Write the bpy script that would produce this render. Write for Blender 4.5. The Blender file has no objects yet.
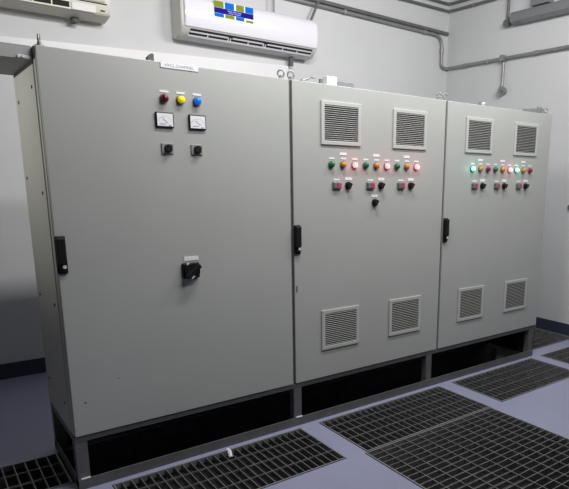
import bpy, bmesh, math, random
from mathutils import Vector, Matrix
random.seed(7)
sc = bpy.context.scene
col = sc.collection
PI = math.pi

# ------------------------------------------------------------------ materials
def mat(name, c, rough=0.5, metal=0.0, var=0.0, vscale=8.0, bump=0.0, bscale=200.0, emit=None, estr=0.0, spec=0.5, coat=0.0):
    m = bpy.data.materials.new(name); m.use_nodes = True
    nt = m.node_tree; b = nt.nodes['Principled BSDF']
    b.inputs['Base Color'].default_value = (*c, 1)
    b.inputs['Roughness'].default_value = rough
    b.inputs['Metallic'].default_value = metal
    b.inputs['Specular IOR Level'].default_value = spec
    b.inputs['Coat Weight'].default_value = coat
    tc = nt.nodes.new('ShaderNodeTexCoord')
    if var > 0:
        n = nt.nodes.new('ShaderNodeTexNoise'); n.inputs['Scale'].default_value = vscale
        n.inputs['Detail'].default_value = 5
        r = nt.nodes.new('ShaderNodeValToRGB')
        r.color_ramp.elements[0].position = 0.3; r.color_ramp.elements[1].position = 0.7
        r.color_ramp.elements[0].color = (*[x * (1 - var) for x in c], 1)
        r.color_ramp.elements[1].color = (*[min(1, x * (1 + var)) for x in c], 1)
        nt.links.new(tc.outputs['Object'], n.inputs['Vector'])
        nt.links.new(n.outputs['Fac'], r.inputs['Fac'])
        nt.links.new(r.outputs['Color'], b.inputs['Base Color'])
    if bump > 0:
        n2 = nt.nodes.new('ShaderNodeTexNoise'); n2.inputs['Scale'].default_value = bscale
        bp = nt.nodes.new('ShaderNodeBump'); bp.inputs['Strength'].default_value = bump
        bp.inputs['Distance'].default_value = 0.002
        nt.links.new(tc.outputs['Object'], n2.inputs['Vector'])
        nt.links.new(n2.outputs['Fac'], bp.inputs['Height'])
        nt.links.new(bp.outputs['Normal'], b.inputs['Normal'])
    if emit:
        b.inputs['Emission Color'].default_value = (*emit, 1)
        b.inputs['Emission Strength'].default_value = estr
    return m

M = {}
M['wall'] = mat('wall_paint', (0.620, 0.632, 0.645), 0.85, var=0.03, vscale=1.5, bump=0.15, bscale=120)
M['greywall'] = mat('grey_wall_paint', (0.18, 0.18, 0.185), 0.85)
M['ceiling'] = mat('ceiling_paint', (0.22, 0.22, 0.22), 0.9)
M['skirting'] = mat('navy_skirting_paint', (0.035, 0.042, 0.075), 0.5)
M['floor'] = mat('grey_blue_epoxy', (0.315, 0.33, 0.475), 0.36, var=0.04, vscale=3.0, bump=0.05, bscale=60)
M['pit'] = mat('trench_concrete', (0.09, 0.09, 0.09), 0.9, var=0.3, vscale=12)
M['cab'] = mat('cabinet_paint', (0.405, 0.42, 0.405), 0.42, var=0.025, vscale=2.5, bump=0.08, bscale=500)
M['cabside'] = mat('cabinet_side_paint', (0.47, 0.475, 0.43), 0.5, var=0.03, vscale=3)
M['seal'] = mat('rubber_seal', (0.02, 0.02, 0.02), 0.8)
M['black'] = mat('black_plastic', (0.008, 0.008, 0.009), 0.5, spec=0.3)
M['steel'] = mat('galvanised_steel', (0.34, 0.345, 0.36), 0.5, metal=0.6, var=0.15, vscale=20)
M['frame'] = mat('painted_frame_steel', (0.128, 0.130, 0.130), 0.5, metal=0.2, var=0.12, vscale=15)
M['grate'] = mat('grating_steel', (0.20, 0.20, 0.205), 0.5, metal=0.5, var=0.25, vscale=25)
M['conduit'] = mat('conduit_steel', (0.30, 0.305, 0.31), 0.45, metal=0.5, var=0.1, vscale=20)
M['darkconduit'] = mat('dark_conduit_steel', (0.16, 0.165, 0.165), 0.5, metal=0.3, var=0.1, vscale=20)
M['grille'] = mat('grille_plastic', (0.46, 0.47, 0.455), 0.5)
M['slat'] = mat('grille_slat_plastic', (0.33, 0.33, 0.32), 0.5)
M['filter'] = mat('filter_mat_dark', (0.02, 0.02, 0.02), 0.95)
M['white'] = mat('white_plate', (0.82, 0.82, 0.85), 0.5)
M['ink'] = mat('grey_ink', (0.36, 0.36, 0.46), 0.6)
M['acwhite'] = mat('glossy_white_plastic', (0.80, 0.79, 0.86), 0.16, coat=0.3)
M['acbody'] = mat('white_abs_plastic', (0.62, 0.62, 0.60), 0.4)
M['acold'] = mat('aged_cream_plastic', (0.60, 0.58, 0.49), 0.4)
M['trunk'] = mat('white_pvc', (0.74, 0.74, 0.76), 0.4)
M['traygrey'] = mat('grey_tray_paint', (0.36, 0.365, 0.37), 0.5)
M['lightgrey'] = mat('grey_luminaire_paint', (0.20, 0.205, 0.215), 0.5)
M['chrome'] = mat('chrome_lock', (0.75, 0.75, 0.74), 0.5, metal=0.2)
M['bezel'] = mat('bezel_metal', (0.25, 0.25, 0.25), 0.35, metal=0.7)
M['greyplate'] = mat('grey_plastic_plate', (0.26, 0.26, 0.26), 0.4)
M['red_off'] = mat('dark_red_lens', (0.16, 0.006, 0.012), 0.2)
M['red3_off'] = mat('crimson_lens', (0.30, 0.01, 0.03), 0.2)
M['yellow'] = mat('yellow_lens', (0.95, 0.78, 0.0), 0.2, emit=(1, 0.8, 0.0), estr=0.25)
M['blue'] = mat('blue_lens', (0.0, 0.12, 0.85), 0.15, emit=(0.0, 0.25, 1.0), estr=0.3)
M['green_off'] = mat('green_lens', (0.0, 0.16, 0.05), 0.2)
M['amber_off'] = mat('amber_lens', (0.55, 0.24, 0.02), 0.2)
M['red_on'] = mat('lit_red_lens', (0.9, 0.3, 0.3), 0.3, emit=(1.0, 0.20, 0.22), estr=2.2)
M['core_red'] = mat('lit_red_core', (0.9, 0.6, 0.6), 0.3, emit=(1.0, 0.62, 0.64), estr=6.0)
M['core_green'] = mat('lit_green_core', (0.6, 0.9, 0.8), 0.3, emit=(0.62, 1.0, 0.90), estr=4.0)
M['green_on'] = mat('lit_green_lens', (0.5, 0.9, 0.8), 0.3, emit=(0.10, 0.85, 0.58), estr=1.6)
M['btn_green'] = mat('button_green', (0.10, 0.17, 0.15), 0.4)
M['btn_red'] = mat('button_red', (0.5, 0.05, 0.13), 0.4)
M['st_navy'] = mat('sticker_navy', (0.012, 0.008, 0.24), 0.7, spec=0.1)
M['st_blue'] = mat('sticker_blue', (0.0, 0.15, 0.66), 0.7, spec=0.1)
M['st_olive'] = mat('sticker_olive', (0.22, 0.27, 0.03), 0.7, spec=0.1)
M['st_text'] = mat('sticker_lettering', (0.25, 0.25, 0.70), 0.7, spec=0.1)
M['scuff'] = mat('scuff_dark', (0.10, 0.10, 0.10), 0.7)

# ------------------------------------------------------------------ mesh builder
class MB:
    def __init__(s): s.bm = bmesh.new()
    def _merge(s, b2, mi=0):
        for f in b2.faces: f.material_index = mi
        me = bpy.data.meshes.new('tmp'); b2.to_mesh(me); b2.free()
        s.bm.from_mesh(me); bpy.data.meshes.remove(me)
    def box(s, x0, x1, y0, y1, z0, z1, bev=0.0, rot=None, mi=0, seg=2):
        b = bmesh.new(); bmesh.ops.create_cube(b, size=1)
        c = Vector(((x0+x1)/2, (y0+y1)/2, (z0+z1)/2))
        for v in b.verts: v.co = Vector((v.co.x*(x1-x0), v.co.y*(y1-y0), v.co.z*(z1-z0)))
        if bev > 0: bmesh.ops.bevel(b, geom=list(b.edges), offset=bev, segments=seg, affect='EDGES', profile=0.5)
        for v in b.verts:
            p = v.co.copy()
            if rot is not None: p = rot @ p
            v.co = p + c
        s._merge(b, mi); return s
    def cyl(s, c, axis, r, L, r2=None, n=24, bev=0.0, mi=0):
        """cylinder from c along axis, length L"""
        b = bmesh.new(); bmesh.ops.create_cone(b, cap_ends=True, segments=n, radius1=r, radius2=r if r2 is None else r2, depth=L)
        q = Vector((0, 0, 1)).rotation_difference(Vector(axis).normalized()).to_matrix()
        for v in b.verts: v.co = q @ (v.co + Vector((0, 0, L/2))) + Vector(c)
        if bev > 0:
            bmesh.ops.bevel(b, geom=[e for e in b.edges if len(e.link_faces) == 2 and e.calc_face_angle() > 1.0], offset=bev, segments=2, affect='EDGES')
        s._merge(b, mi); return s
    def dome(s, c, axis, r, h, n=20, rings=5):
        b = bmesh.new(); q = Vector((0, 0, 1)).rotation_difference(Vector(axis).normalized()).to_matrix()
        base = h*0.45; prof = [(r, 0), (r, base)] + [(r*math.cos(k/rings*PI/2), base+(h-base)*math.sin(k/rings*PI/2)) for k in range(1, rings)]
        rows = [[b.verts.new(q @ Vector((pr*math.cos(2*PI*i/n), pr*math.sin(2*PI*i/n), pz))+Vector(c)) for i in range(n)] for pr, pz in prof]
        for a, d in zip(rows, rows[1:]):
            for i in range(n): b.faces.new((a[i], a[(i+1) % n], d[(i+1) % n], d[i]))
        top = b.verts.new(q @ Vector((0, 0, h))+Vector(c))
        for i in range(n): b.faces.new((rows[-1][i], rows[-1][(i+1) % n], top))
        b.faces.new(list(reversed(rows[0])))
        s._merge(b); return s
    def prism(s, prof, x0, x1, mi=0, bev=0.0, axis='x'):
        """profile of (y,z) extruded along x  (or (x,z) along y / (x,y) along z)"""
        b = bmesh.new()
        def P(a, c, t):
            return Vector((t, a, c)) if axis == 'x' else (Vector((a, t, c)) if axis == 'y' else Vector((a, c, t)))
        A = [b.verts.new(P(a, c, x0)) for a, c in prof]; B = [b.verts.new(P(a, c, x1)) for a, c in prof]
        n = len(prof)
        for i in range(n): b.faces.new((A[i], A[(i+1) % n], B[(i+1) % n], B[i]))
        b.faces.new(list(reversed(A))); b.faces.new(B)
        bmesh.ops.recalc_face_normals(b, faces=list(b.faces))
        if bev > 0: bmesh.ops.bevel(b, geom=[e for e in b.edges if len(e.link_faces) == 2 and e.calc_face_angle() > 0.5], offset=bev, segments=2, affect='EDGES')
        s._merge(b, mi); return s
    def tube(s, pts, r, n=12, fillet=0.0, closed=False):
        pts = [Vector(p) for p in pts]
        if fillet > 0 and not closed:
            out = [pts[0]]
            for i, (a, p, c) in enumerate(zip(pts, pts[1:], pts[2:])):
                d1 = (a-p); d2 = (c-p)
                f = min(fillet, d1.length*(0.95 if i == 0 else 0.49), d2.length*(0.95 if i == len(pts)-3 else 0.49))
                p1 = p+d1.normalized()*f; p2 = p+d2.normalized()*f
                for k in range(9):
                    t = k/8; out.append(p1*(1-t)**2+p*2*t*(1-t)+p2*t*t)
            out.append(pts[-1]); pts = out
        b = bmesh.new(); rows = []
        N = len(pts); ref = None
        for i, p in enumerate(pts):
            if closed: t = (pts[(i+1) % N]-pts[i-1]).normalized()
            else: t = ((pts[min(i+1, N-1)]-pts[max(i-1, 0)])).normalized()
            if ref is None: ref = t.orthogonal().normalized()
            u = (ref-t*ref.dot(t)).normalized(); ref = u; w = t.cross(u)
            rows.append([b.verts.new(p+u*r*math.cos(2*PI*k/n)+w*r*math.sin(2*PI*k/n)) for k in range(n)])
        pairs = list(zip(rows, rows[1:])) + ([(rows[-1], rows[0])] if closed else [])
        for a, d in pairs:
            for k in range(n): b.faces.new((a[k], a[(k+1) % n], d[(k+1) % n], d[k]))
        if not closed: b.faces.new(list(reversed(rows[0]))); b.faces.new(rows[-1])
        bmesh.ops.recalc_face_normals(b, faces=list(b.faces))
        s._merge(b); return s
    def build(s, name, m, parent=None, smooth=False, origin=None):
        me = bpy.data.meshes.new(name)
        if origin is not None:
            for v in s.bm.verts: v.co -= Vector(origin)
        s.bm.to_mesh(me); s.bm.free()
        for mm in (m if isinstance(m, (list, tuple)) else [m]): me.materials.append(mm)
        if smooth:
            me.polygons.foreach_set('use_smooth', [True]*len(me.polygons))
            try: me.set_sharp_from_angle(angle=math.radians(38))
            except Exception: pass
        o = bpy.data.objects.new(name, me); col.objects.link(o)
        if origin is not None: o.location = origin
        if parent is not None: o.parent = parent
        return o

def tag(o, label, cat, group=None):
    o['label'] = label; o['category'] = cat
    if group: o['group'] = group
    return o
def thing(name, label, cat, loc=(0, 0, 0), group=None):
    o = bpy.data.objects.new(name, None); col.objects.link(o); o.location = loc
    o.empty_display_size = 0.1
    return tag(o, label, cat, group)
def struct(o): o['kind'] = 'structure'; return o
def copy_tree(o, parent=None):
    c = o.copy(); col.objects.link(c)
    if parent is not None: c.parent = parent
    for ch in list(o.children): copy_tree(ch, c)
    return c
def text_part(name, body, size, m, parent, loc, rot):
    cu = bpy.data.curves.new(name, 'FONT'); cu.body = body; cu.size = size
    cu.align_x = 'CENTER'; cu.align_y = 'CENTER'; cu.extrude = 0.0004
    tmp = bpy.data.objects.new('tmp_text', cu); col.objects.link(tmp)
    bpy.context.view_layer.update()
    me = bpy.data.meshes.new_from_object(tmp.evaluated_get(bpy.context.evaluated_depsgraph_get()))
    bpy.data.objects.remove(tmp); bpy.data.curves.remove(cu)
    me.materials.clear(); me.materials.append(m); me.name = name
    o = bpy.data.objects.new(name, me); col.objects.link(o); o.parent = parent
    o.location = loc; o.rotation_euler = rot
    return o

# ------------------------------------------------------------------ setting
XL, XR, YF, YB, ZC = -1.7, 4.592, -6.5, 2.061, 3.75
FX0, FX1 = 0.139, 1.262           # floor gratings in front of the cabinets
holes = [(0.139, 1.262, -0.536, -0.040), (1.395, 2.495, -0.550, -0.040), (1.375, 2.488, -1.60, -0.550),
         (2.630, 3.655, -0.536, -0.040), (3.785, 4.45, -0.536, -0.040), (-1.5, 4.50, 0.100, 0.505), (3.86, 4.50, 0.505, 2.045), (4.50, 4.58, 0.100, 2.045)]  # pit at the right end widened to turn the shaded floor dark
xs = sorted({XL, XR} | {h[0] for h in holes} | {h[1] for h in holes})
ys = sorted({YF, YB} | {h[2] for h in holes} | {h[3] for h in holes})
PD = -0.42
def inhole(x, y): return any(h[0] < x < h[1] and h[2] < y < h[3] for h in holes)
bm = bmesh.new(); T = 0.0
def quad(pts, mi):
    f = bm.faces.new([bm.verts.new(p) for p in pts]); f.material_index = mi
for i in range(len(xs)-1):
    for j in range(len(ys)-1):
        x0, x1, y0, y1 = xs[i], xs[i+1], ys[j], ys[j+1]; cx, cy = (x0+x1)/2, (y0+y1)/2
        if not inhole(cx, cy):
            quad([(x0, y0, 0), (x1, y0, 0), (x1, y1, 0), (x0, y1, 0)], 0); continue
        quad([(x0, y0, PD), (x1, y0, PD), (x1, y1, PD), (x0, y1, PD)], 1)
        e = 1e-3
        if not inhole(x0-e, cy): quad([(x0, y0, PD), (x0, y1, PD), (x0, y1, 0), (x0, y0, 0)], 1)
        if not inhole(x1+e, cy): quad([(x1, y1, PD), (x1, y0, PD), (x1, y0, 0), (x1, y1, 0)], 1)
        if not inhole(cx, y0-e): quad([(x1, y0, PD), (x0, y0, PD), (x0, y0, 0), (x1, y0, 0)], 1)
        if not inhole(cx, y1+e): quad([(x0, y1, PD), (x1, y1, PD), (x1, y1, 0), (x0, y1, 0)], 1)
bmesh.ops.remove_doubles(bm, verts=list(bm.verts), dist=1e-5)
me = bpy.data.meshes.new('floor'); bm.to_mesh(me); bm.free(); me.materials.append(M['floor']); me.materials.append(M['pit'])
fl = bpy.data.objects.new('floor', me); col.objects.link(fl); struct(fl)
struct(MB().box(XL, XR, YB, YB+0.15, 0, ZC).build('wall_back', M['wall']))
struct(MB().box(XR, XR+0.15, YF, YB+0.15, 0, ZC).build('wall_right', M['wall']))
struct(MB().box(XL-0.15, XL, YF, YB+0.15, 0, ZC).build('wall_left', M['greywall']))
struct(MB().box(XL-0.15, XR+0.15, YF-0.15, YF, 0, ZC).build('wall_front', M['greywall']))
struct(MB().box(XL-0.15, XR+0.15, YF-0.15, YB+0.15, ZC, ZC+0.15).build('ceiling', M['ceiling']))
struct(MB().box(XL, XR, YB-0.006, YB, 0, 0.12).build('baseboard_back', M['skirting']))
struct(MB().box(XR-0.006, XR, YF, YB-0.006, 0, 0.12).build('baseboard_right', M['skirting']))

# ------------------------------------------------------------------ floor gratings
def grating(x0, x1, y0, y1, label, px, py, group='steel gratings over the floor trenches', tall='y'):
    """px: spacing of bars running along y, py: spacing of bars running along x; tall says which are the load bars"""
    t = thing('floor_grating', label, 'floor grating', (x0, y0, 0), group)
    g = 0.004; a, b = x1-x0-g, y1-y0-g; w = 0.008; d = 0.032; z1 = 0.004
    f = MB(); f.box(g, a, g, g+w, z1-d, z1); f.box(g, a, b-w, b, z1-d, z1); f.box(g, g+w, g+w, b-w, z1-d, z1); f.box(a-w, a, g+w, b-w, z1-d, z1)
    f.build('grating_frame', M['steel'], t)
    k = MB(); n = max(1, round((a-g)/px))
    for i in range(1, n):
        x = g+(a-g)*i/n; k.box(x-0.0028, x+0.0028, g+w, b-w, z1-(d if tall == 'y' else 0.010), z1-0.001)
    l = MB(); m_ = max(1, round((b-g)/py))
    for i in range(1, m_):
        y = g+(b-g)*i/m_; l.box(g+w, a-w, y-0.0028, y+0.0028, z1-(d if tall == 'x' else 0.010), z1-0.0005)
    k.build('bearing_bars' if tall == 'y' else 'cross_rods', M['grate'], t)
    l.build('bearing_bars' if tall == 'x' else 'cross_rods', M['grate'], t)
    # ledge angle carrying the grating in the trench mouth
    return t
grating(0.139, 1.262, -0.536, -0.040, 'grey steel grating set in floor before the cabinet with meters', 0.044, 0.122)
grating(1.395, 2.495, -0.548, -0.040, 'grey steel grating in floor before the middle cabinet, touching the larger panel', 0.05, 0.10)
grating(1.375, 2.488, -1.60, -0.548, 'large steel grating panel nearest the camera, at bottom right of the floor', 0.10, 0.05, tall='x')
grating(2.630, 3.655, -0.536, -0.040, 'grey steel grating in floor before the right-hand cabinet', 0.05, 0.10)
grating(3.785, 4.45, -0.536, -0.040, 'partly seen steel grating at the right edge near the right wall', 0.05, 0.10)
grating(-1.5, -0.005, 0.100, 0.505, 'dark square-mesh grating in shadow at the lower left corner', 0.053, 0.13)
grating(3.86, 4.58, 0.100, 2.045, 'dark grating beside the right end of the cabinets, extended back over shaded floor', 0.05, 0.10)  # rear part stands in for shaded plain floor, darkening it up to the wall

# ------------------------------------------------------------------ support frame under the cabinets
W = 1.2533; H0, H1, D = 0.2814, 2.0814, 0.595
sf = thing('support_frame', 'dark grey steel support frame under the row of three cabinets', 'support frame', (0, 0, 0))
XE = 3*W
def L_rail(x0, x1, y0, y1, z0, z1): return MB().box(x0, x1, y0, y1, z0, z1, 0.002)
MB().box(0.0, XE-0.03, 0.0, 0.008, 0.0, 0.055, 0.001).box(0.0, XE-0.03, 0.008, 0.05, 0.0, 0.006).build('bottom_rail', M['frame'], sf)
MB().box(0.0, XE, D-0.008, D, 0.0, 0.055, 0.001).box(0.0, XE, D-0.05, D-0.008, 0.0, 0.006).build('bottom_rail', M['frame'], sf)
MB().box(0.0, 0.008, 0.008, D-0.008, 0.0, 0.055, 0.001).build('bottom_rail', M['frame'], sf)
MB().box(XE-0.038, XE-0.03, 0.008, D-0.008, 0.0, 0.055, 0.001).build('bottom_rail', M['frame'], sf)
L_rail(0.0, XE, 0.008, 0.06, H0-0.03, H0-0.001).build('top_rail', M['frame'], sf)
L_rail(0.0, XE, D-0.055, D-0.003, H0-0.03, H0-0.001).build('top_rail', M['frame'], sf)
L_rail(0.0, 0.05, 0.06, D-0.055, H0-0.03, H0-0.001).build('top_rail', M['frame'], sf)
L_rail(XE-0.05, XE, 0.06, D-0.055, H0-0.03, H0-0.001).build('top_rail', M['frame'], sf)
for x in (0.0, 1.247, 2.400, 3.668):
    for y in (0.010, D-0.06):
        p = MB().box(x, x+0.057, y, y+0.05, 0.006, H0-0.03, 0.002)
        p.build('post', M['frame'], sf)
    if x < 2: MB().box(x+0.012, x+0.056, -0.0015, 0.0095, 0.0535, 0.0590, 0.001).build('white_foot_strip', M['trunk'], sf)  # narrow white strip at the foot of the post
MB().box(0.06, XE-0.06, D-0.014, D-0.010, 0.007, H0-0.031).build('rear_light_blocker', M['seal'], sf)  # unseen dark plate added to stop light leaking in from behind
MB().box(XE-0.048, XE-0.044, 0.065, D-0.065, 0.007, H0-0.031).build('side_light_blocker', M['seal'], sf)  # unseen dark plate added to keep the right end under the cabinets black

# ------------------------------------------------------------------ cabinets
FR = (0, -1, 0)     # front direction
def vent(parent, x, z, w, h):
    f = MB(); b = 0.024; d = 0.010
    f.box(x, x+w, -d, 0, z, z+b, 0.003); f.box(x, x+w, -d, 0, z+h-b, z+h, 0.003)
    f.box(x, x+b, -d, 0, z+b-0.003, z+h-b+0.003, 0.003); f.box(x+w-b, x+w, -d, 0, z+b-0.003, z+h-b+0.003, 0.003)
    fo = f.build('vent_grille', M['grille'], parent)
    MB().box(x+b-0.002, x+w-b+0.002, -0.002, -0.0005, z+b-0.002, z+h-b+0.002).build('filter_mat', M['filter'], fo)
    s = MB(); n = 17; ih = h-2*b
    rot = Matrix.Rotation(math.radians(-38), 3, 'X')
    for i in range(n):
        zz = z+b+ih*(i+0.5)/n
        s.box(x+b-0.001, x+w-b+0.001, -0.0090, -0.0025, zz-0.0016, zz+0.0016, 0, rot)
    s.build('slats', M['slat'], fo)
def plate(parent, x, z, w, h, name='label_plate'):
    return MB().box(x-w/2, x+w/2, -0.002, 0, z-h/2, z+h/2).build(name, M['white'], parent)
def lamp(parent, x, z, m, label=None):
    b = MB().cyl((x, 0, z), FR, 0.0205, 0.010, n=24, bev=0.002).build('indicator_lamp', M['bezel'], parent, smooth=True)
    l = MB().dome((x, -0.009, z), FR, 0.0175, 0.020).build('lens', m, b, smooth=True)
    if m.name.startswith('lit'):
        MB().dome((x, -0.022, z), FR, 0.0085, 0.0085).build('light_core', M['core_red' if 'red' in m.name else 'core_green'], b, smooth=True)
        g = bpy.data.lights.new('lamp_glow', 'POINT'); g.energy = 0.07; g.shadow_soft_size = 0.012
        g.color = (1, 0.10, 0.12) if 'red' in m.name else (0.15, 1, 0.65)
        go = bpy.data.objects.new('lamp_glow', g); col.objects.link(go); go.parent = b; go.location = (x, -0.055, z)
    if label: b['label'] = label
def button(parent, x, z):
    b = MB().box(x-0.031, x+0.031, -0.012, 0, z-0.022, z+0.022, 0.003).build('push_button', M['bezel'], parent)
    g = MB().box(x-0.027, x-0.001, -0.019, -0.011, z-0.017, z+0.017, 0.003).build('green_button', M['btn_green'], b)
    r = MB().box(x+0.001, x+0.028, -0.021, -0.011, z-0.018, z+0.018, 0.003).build('red_button', M['btn_red'], b)
def selector(parent, x, z):
    b = MB().cyl((x, 0, z), FR, 0.0225, 0.012, n=24, bev=0.002).build('selector_switch', M['black'], parent, smooth=True)
    k = MB().cyl((x, -0.011, z), FR, 0.017, 0.010, n=24, bev=0.002)
    k.box(x-0.007, x+0.007, -0.036, -0.020, z-0.017, z+0.017, 0.003, Matrix.Rotation(math.radians(35), 3, 'Y'))
    k.build('knob', M['black'], b)
def lifting_eye(parent, x, y, ang):
    b = MB().cyl((x, y, H1), (0, 0, 1), 0.018, 0.008, n=20)
    b.cyl((x, y, H1+0.008), (0, 0, 1), 0.009, 0.012, n=14)
    c = Vector((x, y, H1+0.031)); u = Vector((math.cos(ang), math.sin(ang), 0))
    b.tube([c+u*0.0180*math.cos(2*PI*k/20)+Vector((0, 0, 0.0180*math.sin(2*PI*k/20))) for k in range(20)], 0.0048, n=10, closed=True)
    b.build('lifting_eye', M['conduit'], parent, smooth=True)

def cabinet(k, label):
    t = thing('electrical_cabinet', label, 'electrical cabinet', (k*W, 0, H0), 'cabinets on the steel support frame')
    class Off: pass
    sub = t
    # helper geometry is written in world z, x local; parent sits at z = H0
    X0, X1 = 0.002, W-0.002
    body = MB().box(X0, X1, 0.024, D, H0, H1, 0.004)
    body.build('body', M['cabside'] if k == 0 else M['cab'], t)
    s = MB(); s.box(0.006, W-0.003, 0.0150, 0.0245, H0+0.004, H1-0.004); s.build('door_seal', M['seal'], t)
    MB().box(0.005, W-0.014, 0.0, 0.020, H0+0.003, H1-0.003, 0.003).build('door', M['cab'], t)
    # swing handle
    h = MB(); h.box(0.001, 0.045, -0.012, 0, 1.096, 1.270, 0.005); h.box(0.003, 0.042, -0.030, -0.010, 1.140, 1.264, 0.007)
    h.cyl((0.024, -0.010, 1.124), FR, 0.015, 0.012)
    ho = h.build('door_handle', M['black'], t)
    MB().cyl((0.029, -0.021, 1.130), FR, 0.0085, 0.004, n=16, bev=0.001).build('lock_cylinder', M['chrome'], ho)
    for ex in (0.032, W-0.032):
        lifting_eye(t, ex, 0.055, 1.25 if (ex < 0.5 and k == 0) else -0.45); lifting_eye(t, ex, D-0.06, 0.6)
    return t

c1 = cabinet(0, 'leftmost pale grey cabinet with two square meters and big black rotary switch')
c2 = cabinet(1, 'middle pale grey cabinet with four vents and three glowing red lamps')
c3 = cabinet(2, 'right-hand pale grey cabinet with four vents and two glowing green lamps')

# --- left cabinet fittings
lamps1 = ((0.537, 'red_off', 'unlit dark red lamp'), (0.618, 'yellow', 'yellow lamp'), (0.702, 'blue', 'blue lamp'))
for x, m, lb in lamps1:
    lamp(c1, x, 1.912, M[m], lb); plate(c1, x+0.002, 1.944, 0.044, 0.009)
def meter(parent, x, z):
    w, h = 0.089, 0.072
    c = MB().box(x-w/2, x+w/2, -0.012, 0, z-h/2, z+h/2, 0.004).build('panel_meter', M['black'], parent)
    f = MB().box(x-w/2+0.006, x+w/2-0.006, -0.0132, -0.0115, z-h/2+0.006, z+h/2-0.006, 0.0).build('dial_face', M['white'], c)
    i = MB(); n = 11
    for q in range(n):
        a = math.radians(180-25-130*q/(n-1)); cx, cz = x, z-0.018
        p = Vector((cx+0.036*math.cos(a), -0.0134, cz+0.034*math.sin(a)))
        i.box(p.x-0.0007, p.x+0.0007, -0.0138, -0.0131, p.z-0.003, p.z+0.003, 0, Matrix.Rotation(PI/2-a, 3, 'Y'))
    i.box(x-0.028, x+0.004, -0.0138, -0.0131, z-0.0225, z-0.0185)
    i.box(x+0.016, x+0.030, -0.0138, -0.0131, z-0.029, z-0.023)
    i.build('scale_marks', M['ink'], c)
    MB().box(x-0.0005, x+0.0005, -0.0142, -0.0136, z-0.02, z+0.012, 0, Matrix.Rotation(math.radians(-48), 3, 'Y')).build('needle', M['black'], c)
meter(c1, 0.533, 1.811); meter(c1, 0.698, 1.810)
for x in (0.539, 0.688):
    b = MB().box(x-0.029, x+0.031, -0.007, 0, 1.650, 1.702, 0.003).build('selector_switch', M['greyplate'], c1)
    kb = MB().cyl((x+0.003, -0.006, 1.676), FR, 0.019, 0.010, n=24, bev=0.002)
    kb.box(x-0.004, x+0.010, -0.028, -0.014, 1.676-0.019, 1.676+0.019, 0.003, Matrix.Rotation(math.radians(40), 3, 'Y'))
    kb.build('knob', M['black'], b)
b = MB().box(0.577, 0.668, -0.018, 0, 1.018, 1.100, 0.006).build('main_switch', M['black'], c1)
kb = MB().cyl((0.624, -0.018, 1.058), FR, 0.040, 0.018, n=32, bev=0.004)
kb.box(0.624-0.013, 0.624+0.013, -0.052, -0.034, 1.058-0.049, 1.058+0.049, 0.006, Matrix.Rotation(math.radians(52), 3, 'Y'))
kb.build('rotary_handle', M['black'], b)
MB().box(0.598, 0.613, -0.0215, -0.0195, 1.083, 1.100).build('position_mark', M['white'], b)
MB().box(0.613, 0.633, -0.0375, -0.0355, 1.023, 1.031, 0, Matrix.Rotation(math.radians(-35), 3, 'Y')).build('position_mark', M['white'], b)
plate(c1, 0.631, 1.121, 0.076, 0.022)
np_ = MB().box(0.530, 0.716, -0.003, 0.0, 2.0535, 2.079, 0.0).build('name_plate', M['white'], c1)
tx = text_part('lettering', 'HVCL CHANNEL', 0.0195, M['ink'], np_, (0.622, -0.0034, 2.0662), (PI/2, 0, 0))
# side panel of the left cabinet, with the seam under the top section
MB().box(-0.003, 0.003, 0.055, D-0.012, H0+0.012, 2.0085, 0.001).build('side_panel', M['cabside'], c1)
MB().box(-0.0015, 0.003, 0.055, D-0.004, 2.0085, 2.0235).build('side_seam', M['seal'], c1)
MB().box(-0.0015, 0.003, D-0.012, D-0.005, H0+0.012, 2.0085).build('side_seam', M['seal'], c1)
MB().box(-0.003, 0.003, 0.055, D-0.004, 2.0235, H1-0.006, 0.001).build('side_panel', M['cabside'], c1)
for y, z in ((0.117, 1.92), (0.122, 1.458), (0.119, 0.43), (0.500, 1.885), (0.500, 1.52), (0.500, 0.918), (0.50, 0.45), (0.120, 0.93)):
    MB().cyl((-0.0025, y, z), (-1, 0, 0), 0.008, 0.004, n=12).build('bolt', M['scuff'], c1)
MB().cyl((0.064, 0.001, 0.452), FR, 0.005, 0.0015, n=9).build('paint_chip', M['scuff'], c1)
MB().cyl((0.225, 0.001, 0.545), FR, 0.0035, 0.0013, n=7).build('paint_chip', M['scuff'], c1)

MB().box(0.014, 0.024, -0.0006, 0.001, 0.865, 0.905, 0).build('scuff_mark', M['frame'], c2)
# --- middle and right cabinet fittings (x measured from each cabinet's left edge)
for c in (c2, c3):
    for vx, vw in ((0.196, 0.296), (0.755, 0.300)):
        vent(c, vx, 1.737, vw, 0.250); vent(c, vx, 0.467, vw, 0.260)
seq2 = ['green_off', 'amber_off', 'red_on']*3
seq3 = ['green_on', 'amber_off', 'red3_off', 'green_off', 'amber_off', 'red_on', 'green_on', 'amber_off', 'red3_off']
NM = {'green_off': 'unlit green lamp', 'amber_off': 'unlit amber lamp', 'red_on': 'glowing red lamp', 'green_on': 'glowing green lamp', 'red3_off': 'unlit dark red lamp'}
for c, seq, lx0, pitch in ((c2, seq2, 0.262, 0.0873), (c3, seq3, 0.276, 0.0868)):
    for i, s_ in enumerate(seq):
        x = lx0+0.007+pitch*i
        lamp(c, x, 1.624, M[s_], NM[s_]); plate(c, x+0.006, 1.660, 0.040, 0.009)
        if i % 3 == 1: plate(c, x+0.003, 1.688, 0.052, 0.016)
    for bx in ((0.303, 0.567, 0.828) if c is c2 else (0.311, 0.569, 0.842)):
        bx += 0.006; button(c, bx, 1.499); plate(c, bx+0.002, 1.534, 0.045, 0.009)
        selector(c, bx+0.088, 1.499); plate(c, bx+0.092, 1.540, 0.052, 0.017)
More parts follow.
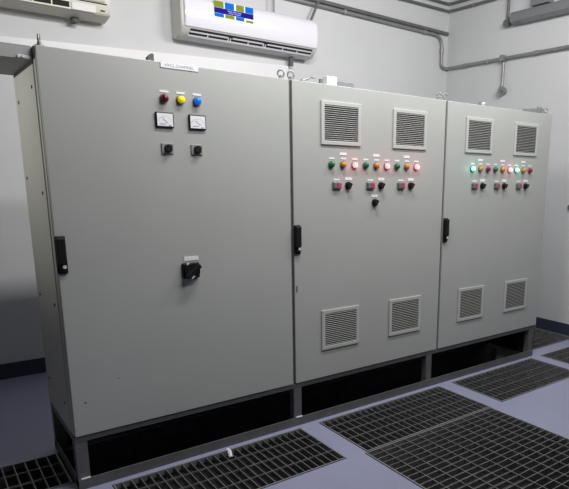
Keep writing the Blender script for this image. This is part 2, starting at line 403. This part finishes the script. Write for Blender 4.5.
selector(c2, 0.612, 1.392); plate(c2, 0.612, 1.434, 0.052, 0.017)

# parts were written in world height: bring them under the cabinets' base
for c in (c1, c2, c3):
    for ch in c.children: ch.location.z -= H0

# ------------------------------------------------------------------ small things lying on the cabinet tops
wb = thing('mounting_bracket', 'small white box with a grey strip lying on top of the middle cabinet', 'bracket', (1.51, 0.04, H1+0.001))
MB().box(0.014, 0.084, 0.0, 0.05, 0.000, 0.050, 0.002).build('white_box', M['white'], wb)
MB().box(0.0, 0.250, 0.051, 0.070, 0.002, 0.038, 0.002).build('grey_strip', M['lightgrey'], wb)
kb = thing('metal_clamp', 'small dark wedge clamp on top edge of the left cabinet', 'clamp', (0.487, 0.045, H1+0.001))
MB().prism([(0, 0), (0.030, 0), (0.030, 0.036), (0.018, 0.036), (0.0, 0.018)], 0, 0.03, axis='y', bev=0.001).build('clamp_body', M['scuff'], kb)
hk = thing('metal_hook', 'small bent metal hook lying near left end of the middle cabinet top', 'hook', (1.36, 0.05, H1+0.001))
MB().tube([(0, 0, 0.007), (0.03, 0.0, 0.018), (0.055, 0.01, 0.034), (0.095, 0.02, 0.036)], 0.007, fillet=0.01).build('hook_rod', M['steel'], hk)
MB().box(-0.012, 0.012, -0.01, 0.01, 0, 0.010).build('hook_foot', M['steel'], hk)
bt = thing('metal_clamp', 'small rounded metal clip on top of the right-hand cabinet above its left vent', 'clamp', (2.94, 0.06, H1+0.001))
MB().dome((0, 0, 0), (0, 0, 1), 0.032, 0.034).build('clip_cap', M['steel'], bt, smooth=True)
rl = thing('angle_rail', 'thin steel rail with two bolts on top right corner of the right-hand cabinet', 'rail', (3.415, 0.05, H1+0.001))
MB().prism([(0, 0), (0.27, 0), (0.27, 0.045), (0, 0.020)], 0.0, 0.006, axis='y').box(0, 0.27, 0, 0.04, 0, 0.006).build('rail_bar', M['conduit'], rl)
for bx in (0.225, 0.262): MB().cyl((bx, 0.02, 0.006), (0, 0, 1), 0.010, 0.050, n=6).cyl((bx, 0.02, 0.030), (0, 0, 1), 0.015, 0.012, n=6).build('bolt', M['conduit'], rl)

# ------------------------------------------------------------------ cable tray entering the left cabinet
ct = thing('cable_tray', 'grey covered cable tray running into upper left side of the left cabinet', 'cable tray', (-0.004, 0.04, 2.0225))
MB().box(-0.55, 0, 0.004, 0.545, 0.0, 0.004).build('tray_floor', M['frame'], ct)
MB().box(-0.55, 0, 0.0, 0.004, 0.0, 0.052, 0.001).build('side_rail', M['traygrey'], ct)
MB().box(-0.55, 0, 0.545, 0.549, 0.0, 0.052, 0.001).build('side_rail', M['traygrey'], ct)
MB().box(-0.55, 0, 0.0, 0.549, 0.0535, 0.0565).build('tray_cover', M['trunk'], ct)
MB().box(-0.055, -0.010, -0.010, -0.0005, 0.001, 0.014, 0.002).cyl((-0.035, -0.009, 0.008), (0, -1, 0), 0.006, 0.010, n=6).build('splice_plate', M['trunk'], ct)

# ------------------------------------------------------------------ white trunking along the back wall
tr = thing('wall_trunking', 'white sloping pipe trunking on back wall just above the left cabinet', 'trunking', (0, YB, 0))
tp = MB(); tp.prism([(-1.0, 2.29), (2.42, 2.42), (2.42, 2.545), (-1.0, 2.412)], -0.06, 0, axis='y', bev=0.003)
tp.build('trunk_channel', M['trunk'], tr)
tp = MB(); tp.prism([(-1.0, 2.395), (2.42, 2.528), (2.42, 2.549), (-1.0, 2.416)], -0.0608, -0.058, axis='y')
tp.build('trunk_cover', M['trunk'], tr)
MB().box(2.419, 2.432, -0.062, 0, 2.42, 2.547, 0.003).build('end_cap', M['trunk'], tr)

# ------------------------------------------------------------------ air conditioners
def ac_profile(zb, zt, c=0.068):
    return [(YB, zb+0.012), (YB-0.05, zb), (YB-0.135, zb+0.012), (YB-0.205, zb+c), (YB-0.212, zb+c+0.017), (YB-0.212, zt-0.05),
            (YB-0.195, zt-0.015), (YB-0.16, zt), (YB, zt)]
def ac(name, label, x0, x1, zb, zt, mb, c=0.068):
    t = thing(name, label, 'air conditioner', (x0, YB, zb), 'wall air conditioners')
    L = x1-x0
    pr = [(y-YB, z-zb) for y, z in ac_profile(zb, zt, c)]
    MB().prism(pr, 0, L, bev=0.006).build('casing', mb, t, smooth=True)
    return t, L, zt-zb
a1, L, Hh = ac('air_conditioner', 'white air conditioner with colourful sticker on back wall above the cabinets', 1.375, 2.655, 2.625, 2.955, M['acbody'])
f = MB(); f.prism([(-0.210, 0.080), (-0.222, 0.078), (-0.236, 0.12), (-0.238, 0.20), (-0.232, 0.27), (-0.212, 0.310), (-0.19, 0.322), (-0.19, 0.30)], 0.025, L-0.012, bev=0.004)
fp = f.build('front_panel', M['acwhite'], a1, smooth=True)
def slant(t, off=0.0):   # point on the slanted outlet face, t 0 bottom .. 1 top, moved out by off
    y0, z0, y1, z1 = -0.135, 0.012, -0.205, 0.068
    ny, nz = -(z1-z0), (y1-y0); l = math.hypot(ny, nz); ny, nz = ny/l, nz/l
    return (y0+(y1-y0)*t+ny*off, z0+(z1-z0)*t+nz*off)
def slab(mb, t0, t1, o0, o1, x0, x1):
    mb.prism([slant(t0, o0), slant(t1, o0), slant(t1, o1), slant(t0, o1)], x0, x1)
o = MB(); slab(o, 0.22, 1.0, 0.0015, 0.0005, 0.075, L-0.045); o.build('air_outlet', M['filter'], a1)
o = MB()
for x0, x1 in ((0.075, 0.405), (0.445, 0.735), (0.775, L-0.045)): slab(o, 0.62, 0.76, 0.006, 0.002, x0, x1)
slab(o, 0.16, 0.34, 0.006, 0.002, 0.070, L-0.040)
for x in (0.225, 0.405, 0.425, 0.59, 0.735, 0.755, 0.93, 1.08): slab(o, 0.32, 0.66, 0.0045, 0.002, x, x+0.010)
o.build('louvre', M['acwhite'], a1)
# sticker on the front panel
sx, sw = 0.266, 0.350
YS = -0.2385
so = MB().box(sx, sx+sw, YS-0.0006, YS+0.004, 0.178, 0.306).build('sticker', M['white'], a1)
def patch(x0, x1, z0, z1, m, nm):
    MB().box(sx+sw*x0, sx+sw*x1, YS-0.0012, YS-0.0004, z0, z1).build(nm, M[m], so)
patch(0, 1, 0.213, 0.254, 'st_navy', 'navy_band')
t_ = MB()
for x0, x1 in ((0.33, 0.44), (0.46, 0.56), (0.58, 0.68)): t_.box(sx+sw*x0, sx+sw*x1, YS-0.0018, YS-0.0012, 0.235, 0.246)
for x0, x1 in ((0.36, 0.48), (0.50, 0.66)): t_.box(sx+sw*x0, sx+sw*x1, YS-0.0018, YS-0.0012, 0.221, 0.230)
t_.build('lettering', M['st_text'], so)
for x0, x1, z0, z1, m in ((0.0, 0.235, 0.2555, 0.304, 'st_olive'), (0.265, 0.50, 0.2555, 0.304, 'st_blue'), (0.55, 0.755, 0.2555, 0.304, 'st_olive'), (0.785, 1.0, 0.2555, 0.304, 'st_blue'),
                          (0.0, 0.235, 0.184, 0.2115, 'st_blue'), (0.27, 0.50, 0.184, 0.2115, 'st_olive'), (0.54, 0.755, 0.184, 0.2115, 'st_blue'), (0.80, 1.0, 0.181, 0.199, 'st_olive')):
    patch(x0, x1, z0, z1, m, 'blue_square' if 'blue' in m else 'olive_square')
MB().cyl((1.09, -0.055, 0.0), (0, 0, -1), 0.022, 0.07, n=16).build('drain_pipe', M['scuff'], a1, smooth=True)

a2, L2, H2 = ac('air_conditioner', 'aged cream air conditioner at upper left, cut by the photo edge', -0.45, 0.845, 2.650, 2.965, M['acold'], 0.026)
f = MB(); f.prism([(-0.210, 0.108), (-0.222, 0.105), (-0.232, 0.14), (-0.234, 0.22), (-0.226, 0.27), (-0.205, 0.305), (-0.19, 0.312), (-0.19, 0.29)], 0.01, L2-0.035, bev=0.003)
f.build('front_panel', M['acold'], a2, smooth=True)
MB().box(0.10, L2-0.02, -0.2135, -0.205, 0.094, 0.102).build('panel_gap', M['filter'], a2)
MB().box(0.06, L2-0.275, -0.2135, -0.205, 0.034, 0.074).build('air_outlet', M['filter'], a2)
v = MB()
for x in [0.10+0.115*k for k in range(0, 8)]: v.box(x, x+0.008, -0.217, -0.210, 0.030, 0.076)
v.box(0.05, L2-0.265, -0.218, -0.205, 0.026, 0.036); v.box(0.05, L2-0.265, -0.218, -0.205, 0.074, 0.081)
v.build('louvre', M['acold'], a2)
MB().box(L2-0.260, L2-0.100, -0.216, -0.205, 0.028, 0.080, 0.003).build('flap', M['acbody'], a2)
MB().box(L2-0.070, L2-0.040, -0.2145, -0.205, 0.046, 0.056).build('display_window', M['black'], a2)
MB().cyl((L2-0.215, -0.065, 0.02), (0, 0, -1), 0.028, 0.046, n=18, bev=0.004).build('drain_stub', M['scuff'], a2, smooth=True)

# ------------------------------------------------------------------ conduits on the walls
def conduit(label, pts, r, m, fillet=0.08, clamps=(), couplings=(), group='conduits on the walls'):
    t = thing('wall_mounted_conduit', label, 'conduit', pts[0], group)
    o = Vector(pts[0]); P = [Vector(p)-o for p in pts]
    MB().tube(P, r, fillet=fillet).build('pipe', m, t, smooth=True)
    for (c, ax) in couplings: MB().cyl(Vector(c)-o-Vector(ax)*0.03, ax, r*1.28, 0.06, n=16, bev=0.002).build('coupling', M['steel'], t, smooth=True)
    for (c, w) in clamps:
        c = Vector(c)-o
        if w == 'b': MB().box(c.x-0.010, c.x+0.010, c.y-r*1.2, c.y+0.029, c.z-r*1.2, c.z+r*1.2, 0.003).build('saddle_clamp', M['steel'], t)
        else: MB().box(c.x-r*1.2, c.x+0.029, c.y-0.010, c.y+0.010, c.z-r*1.2, c.z+r*1.2, 0.003).build('saddle_clamp', M['steel'], t)
    return t
yb = YB-0.030; xr = XR-0.030
conduit('long grey conduit on back wall bending down just before the room corner',
        [(1.55, yb, 3.150), (2.87, yb, 3.138), (4.470, yb, 3.120), (4.470, yb, 2.965)], 0.0175, M['conduit'], 0.13,
        clamps=[((3.1, yb, 3.136), 'b'), ((4.19, yb, 3.123), 'b')], couplings=[((4.470, yb, 2.970), (0, 0, 1))])
conduit('grey conduit turning from the room corner along right wall to the round junction box',
        [(4.470, yb, 2.938), (4.470, yb, 2.79), (xr, yb, 2.785), (xr, 1.245, 2.785)], 0.0165, M['conduit'], 0.10, clamps=[((xr, 1.42, 2.785), 'r')], couplings=[((xr, 1.75, 2.785), (0, 1, 0))])
conduit('grey conduit on right wall from the round junction box out of the picture',
        [(xr, 1.175, 2.785), (xr, -1.5, 2.785)], 0.0165, M['conduit'], 0.0, clamps=[((xr, -0.4, 2.785), 'r')], couplings=[((xr, 0.80, 2.785), (0, 1, 0))])
conduit('dark upper conduit running beside the long grey conduit on back wall',
        [(1.55, YB-0.026, 3.192), (2.87, YB-0.026, 3.180), (4.560, YB-0.026, 3.158)], 0.0185, M['darkconduit'], 0.0)
conduit('lower of two thin dark conduits turning the corner near the ceiling',
        [(3.0, yb, 3.392), (xr, yb, 3.396), (xr, 1.30, 3.390), (xr, 1.30, 3.74)], 0.0135, M['darkconduit'], 0.06, clamps=[((xr, 1.655, 3.394), 'r'), ((3.82, yb, 3.393), 'b')])
conduit('upper of two thin dark conduits turning the corner near the ceiling',
        [(3.0, yb, 3.468), (xr, yb, 3.472), (xr, 1.40, 3.466), (xr, 1.40, 3.74)], 0.0135, M['darkconduit'], 0.06)
conduit('short dark hanger pipe from conduit down to right end of the white air conditioner',
        [(2.765, YB-0.068, 3.16), (2.66, YB-0.085, 2.957)], 0.011, M['darkconduit'], 0.0)
conduit('thin grey vertical pipe rising from top of the white air conditioner',
        [(2.275, YB-0.09, 2.957), (2.272, YB-0.09, 3.70)], 0.010, M['conduit'], 0.0)
jb = thing('junction_box', 'round grey junction box on the right wall conduit above the drop pipe', 'junction box', (XR, 1.210, 2.785))
MB().cyl((-0.068, 0, 0), (1, 0, 0), 0.034, 0.066, n=24, bev=0.004).build('box_body', M['conduit'], jb, smooth=True)
MB().cyl((-0.073, 0, 0), (1, 0, 0), 0.030, 0.006, n=24).build('lid', M['steel'], jb, smooth=True)
dp = thing('wall_mounted_conduit', 'short vertical drop pipe below the junction box on the right wall', 'conduit', (xr, 1.205, 2.745), 'conduits on the walls')
MB().cyl((0, 0, 0), (0, 0, -1), 0.0145, 0.235, n=16).build('pipe', M['steel'], dp, smooth=True)
eb = thing('junction_box', 'small round outlet box at bottom of the drop pipe on right wall', 'junction box', (XR, 1.195, 2.462))
MB().cyl((-0.066, 0, 0), (1, 0, 0), 0.037, 0.064, n=24, bev=0.006).build('box_body', M['conduit'], eb, smooth=True)
MB().cyl((-0.045, 0.004, 0.03), (0, 0, 1), 0.020, 0.03, n=16).build('pipe_socket', M['conduit'], eb, smooth=True)
MB().cyl((-0.070, -0.010, -0.010), (1, 0, 0), 0.018, 0.006, n=20).build('cable_entry', M['darkconduit'], eb, smooth=True)

# grey luminaire on the right wall
wl = thing('wall_light', 'grey unlit strip light fitting high on the right wall', 'light fitting', (XR, 0.0, 0.0))
MB().prism([(-0.004, 3.082), (-0.060, 3.086), (-0.100, 3.104), (-0.105, 3.118), (-0.105, 3.178), (-0.092, 3.196), (-0.004, 3.210)], -0.6, 1.100, axis='y', bev=0.002)\
    .build('housing', M['lightgrey'], wl)
MB().prism([(-0.062, 3.0855), (-0.098, 3.1015), (-0.099, 3.0985), (-0.063, 3.0825)], -0.57, 0.98, axis='y').build('diffuser_strip', M['conduit'], wl)
MB().box(-0.095, -0.001, 0.66, 0.86, 3.21, 3.62, 0.004).build('mounting_box', M['lightgrey'], wl)
cp = conduit('vertical conduit with round box at left end of the strip light', [(xr, 1.185, 3.12), (xr, 1.185, 3.74)], 0.0145, M['darkconduit'], 0.0)
MB().cyl((-0.03, 0, 0), (1, 0, 0), 0.033, 0.058, n=20, bev=0.004).build('round_box', M['darkconduit'], cp, smooth=True)
# bit of white debris
db = MB().tube([(0, 0, 0), (0.004, 0.014, 0.012), (0.010, 0.026, 0.011), (0.006, 0.038, 0.014)], 0.009, n=8, fillet=0.005)
d_ = db.build('plastic_scrap', M['white'], None, smooth=True, origin=None); d_.location = (0.738, -0.150, 0.012); d_.scale = (1.3, 1.6, 1.3)
tag(d_, 'small white scrap lying on grating before the left cabinet', 'scrap')
# dark fixing on right wall at the photo edge
wf = MB().cyl((0, 0, 0), (-1, 0, 0), 0.020, 0.02, n=16, bev=0.003).build('wall_fixing', M['darkconduit'], None, smooth=True)
wf.location = (XR, 0.290, 1.291); tag(wf, 'small dark wall fixing at right edge of the right wall', 'fixing')

# ------------------------------------------------------------------ lights
def area(name, loc, sx, sy, power, color=(1, 0.98, 0.96), rot=(0, 0, 0)):
    l = bpy.data.lights.new(name, 'AREA'); l.shape = 'RECTANGLE'; l.size = sx; l.size_y = sy; l.energy = power; l.color = color
    o = bpy.data.objects.new(name, l); col.objects.link(o); o.location = loc; o.rotation_euler = rot
    return o
for x, y, p in ((1.20, -0.80, 43), (2.9, -0.80, 37)):
    area('ceiling_tube_light', (x, y, 3.40), 1.1, 0.14, p, rot=(math.radians(55), 0, 0))
for x, y, p in ((1.3, -2.0, 26), (3.0, -2.0, 23)):
    area('ceiling_tube_light', (x, y, 3.40), 1.0, 0.20, p, rot=(math.radians(50), 0, 0))
wl_ = area('side_fill_light', (-1.66, 0.42, 1.82), 0.30, 0.60, 4.2, rot=(0, math.radians(-100), 0), color=(1, 0.97, 0.90))  # unseen fill light added to brighten the left cabinet's side panel
wl_.data.spread = math.radians(85)
w = bpy.data.worlds.new('room_ambient'); sc.world = w; w.use_nodes = True
w.node_tree.nodes['Background'].inputs['Color'].default_value = (0.6, 0.65, 0.75, 1)
w.node_tree.nodes['Background'].inputs['Strength'].default_value = 0.008

# ------------------------------------------------------------------ camera
cd = bpy.data.cameras.new('camera'); cam = bpy.data.objects.new('camera', cd); col.objects.link(cam)
cam.location = (-0.5084, -2.9231, 1.558); cam.rotation_euler = (1.3554, -0.016, -0.6819)
cd.sensor_width = 36.0; cd.lens = 572.28/569*36.0; cd.sensor_fit = 'HORIZONTAL'
cd.shift_x = -(374.691-284.5)/569; cd.shift_y = (301.461-244.5)/569
cd.clip_start = 0.02
sc.camera = cam
sc.view_settings.view_transform = 'Standard'; sc.view_settings.look = 'None'
sc.view_settings.exposure = 0.0; sc.view_settings.gamma = 1.0; sc.view_settings.use_curve_mapping = False
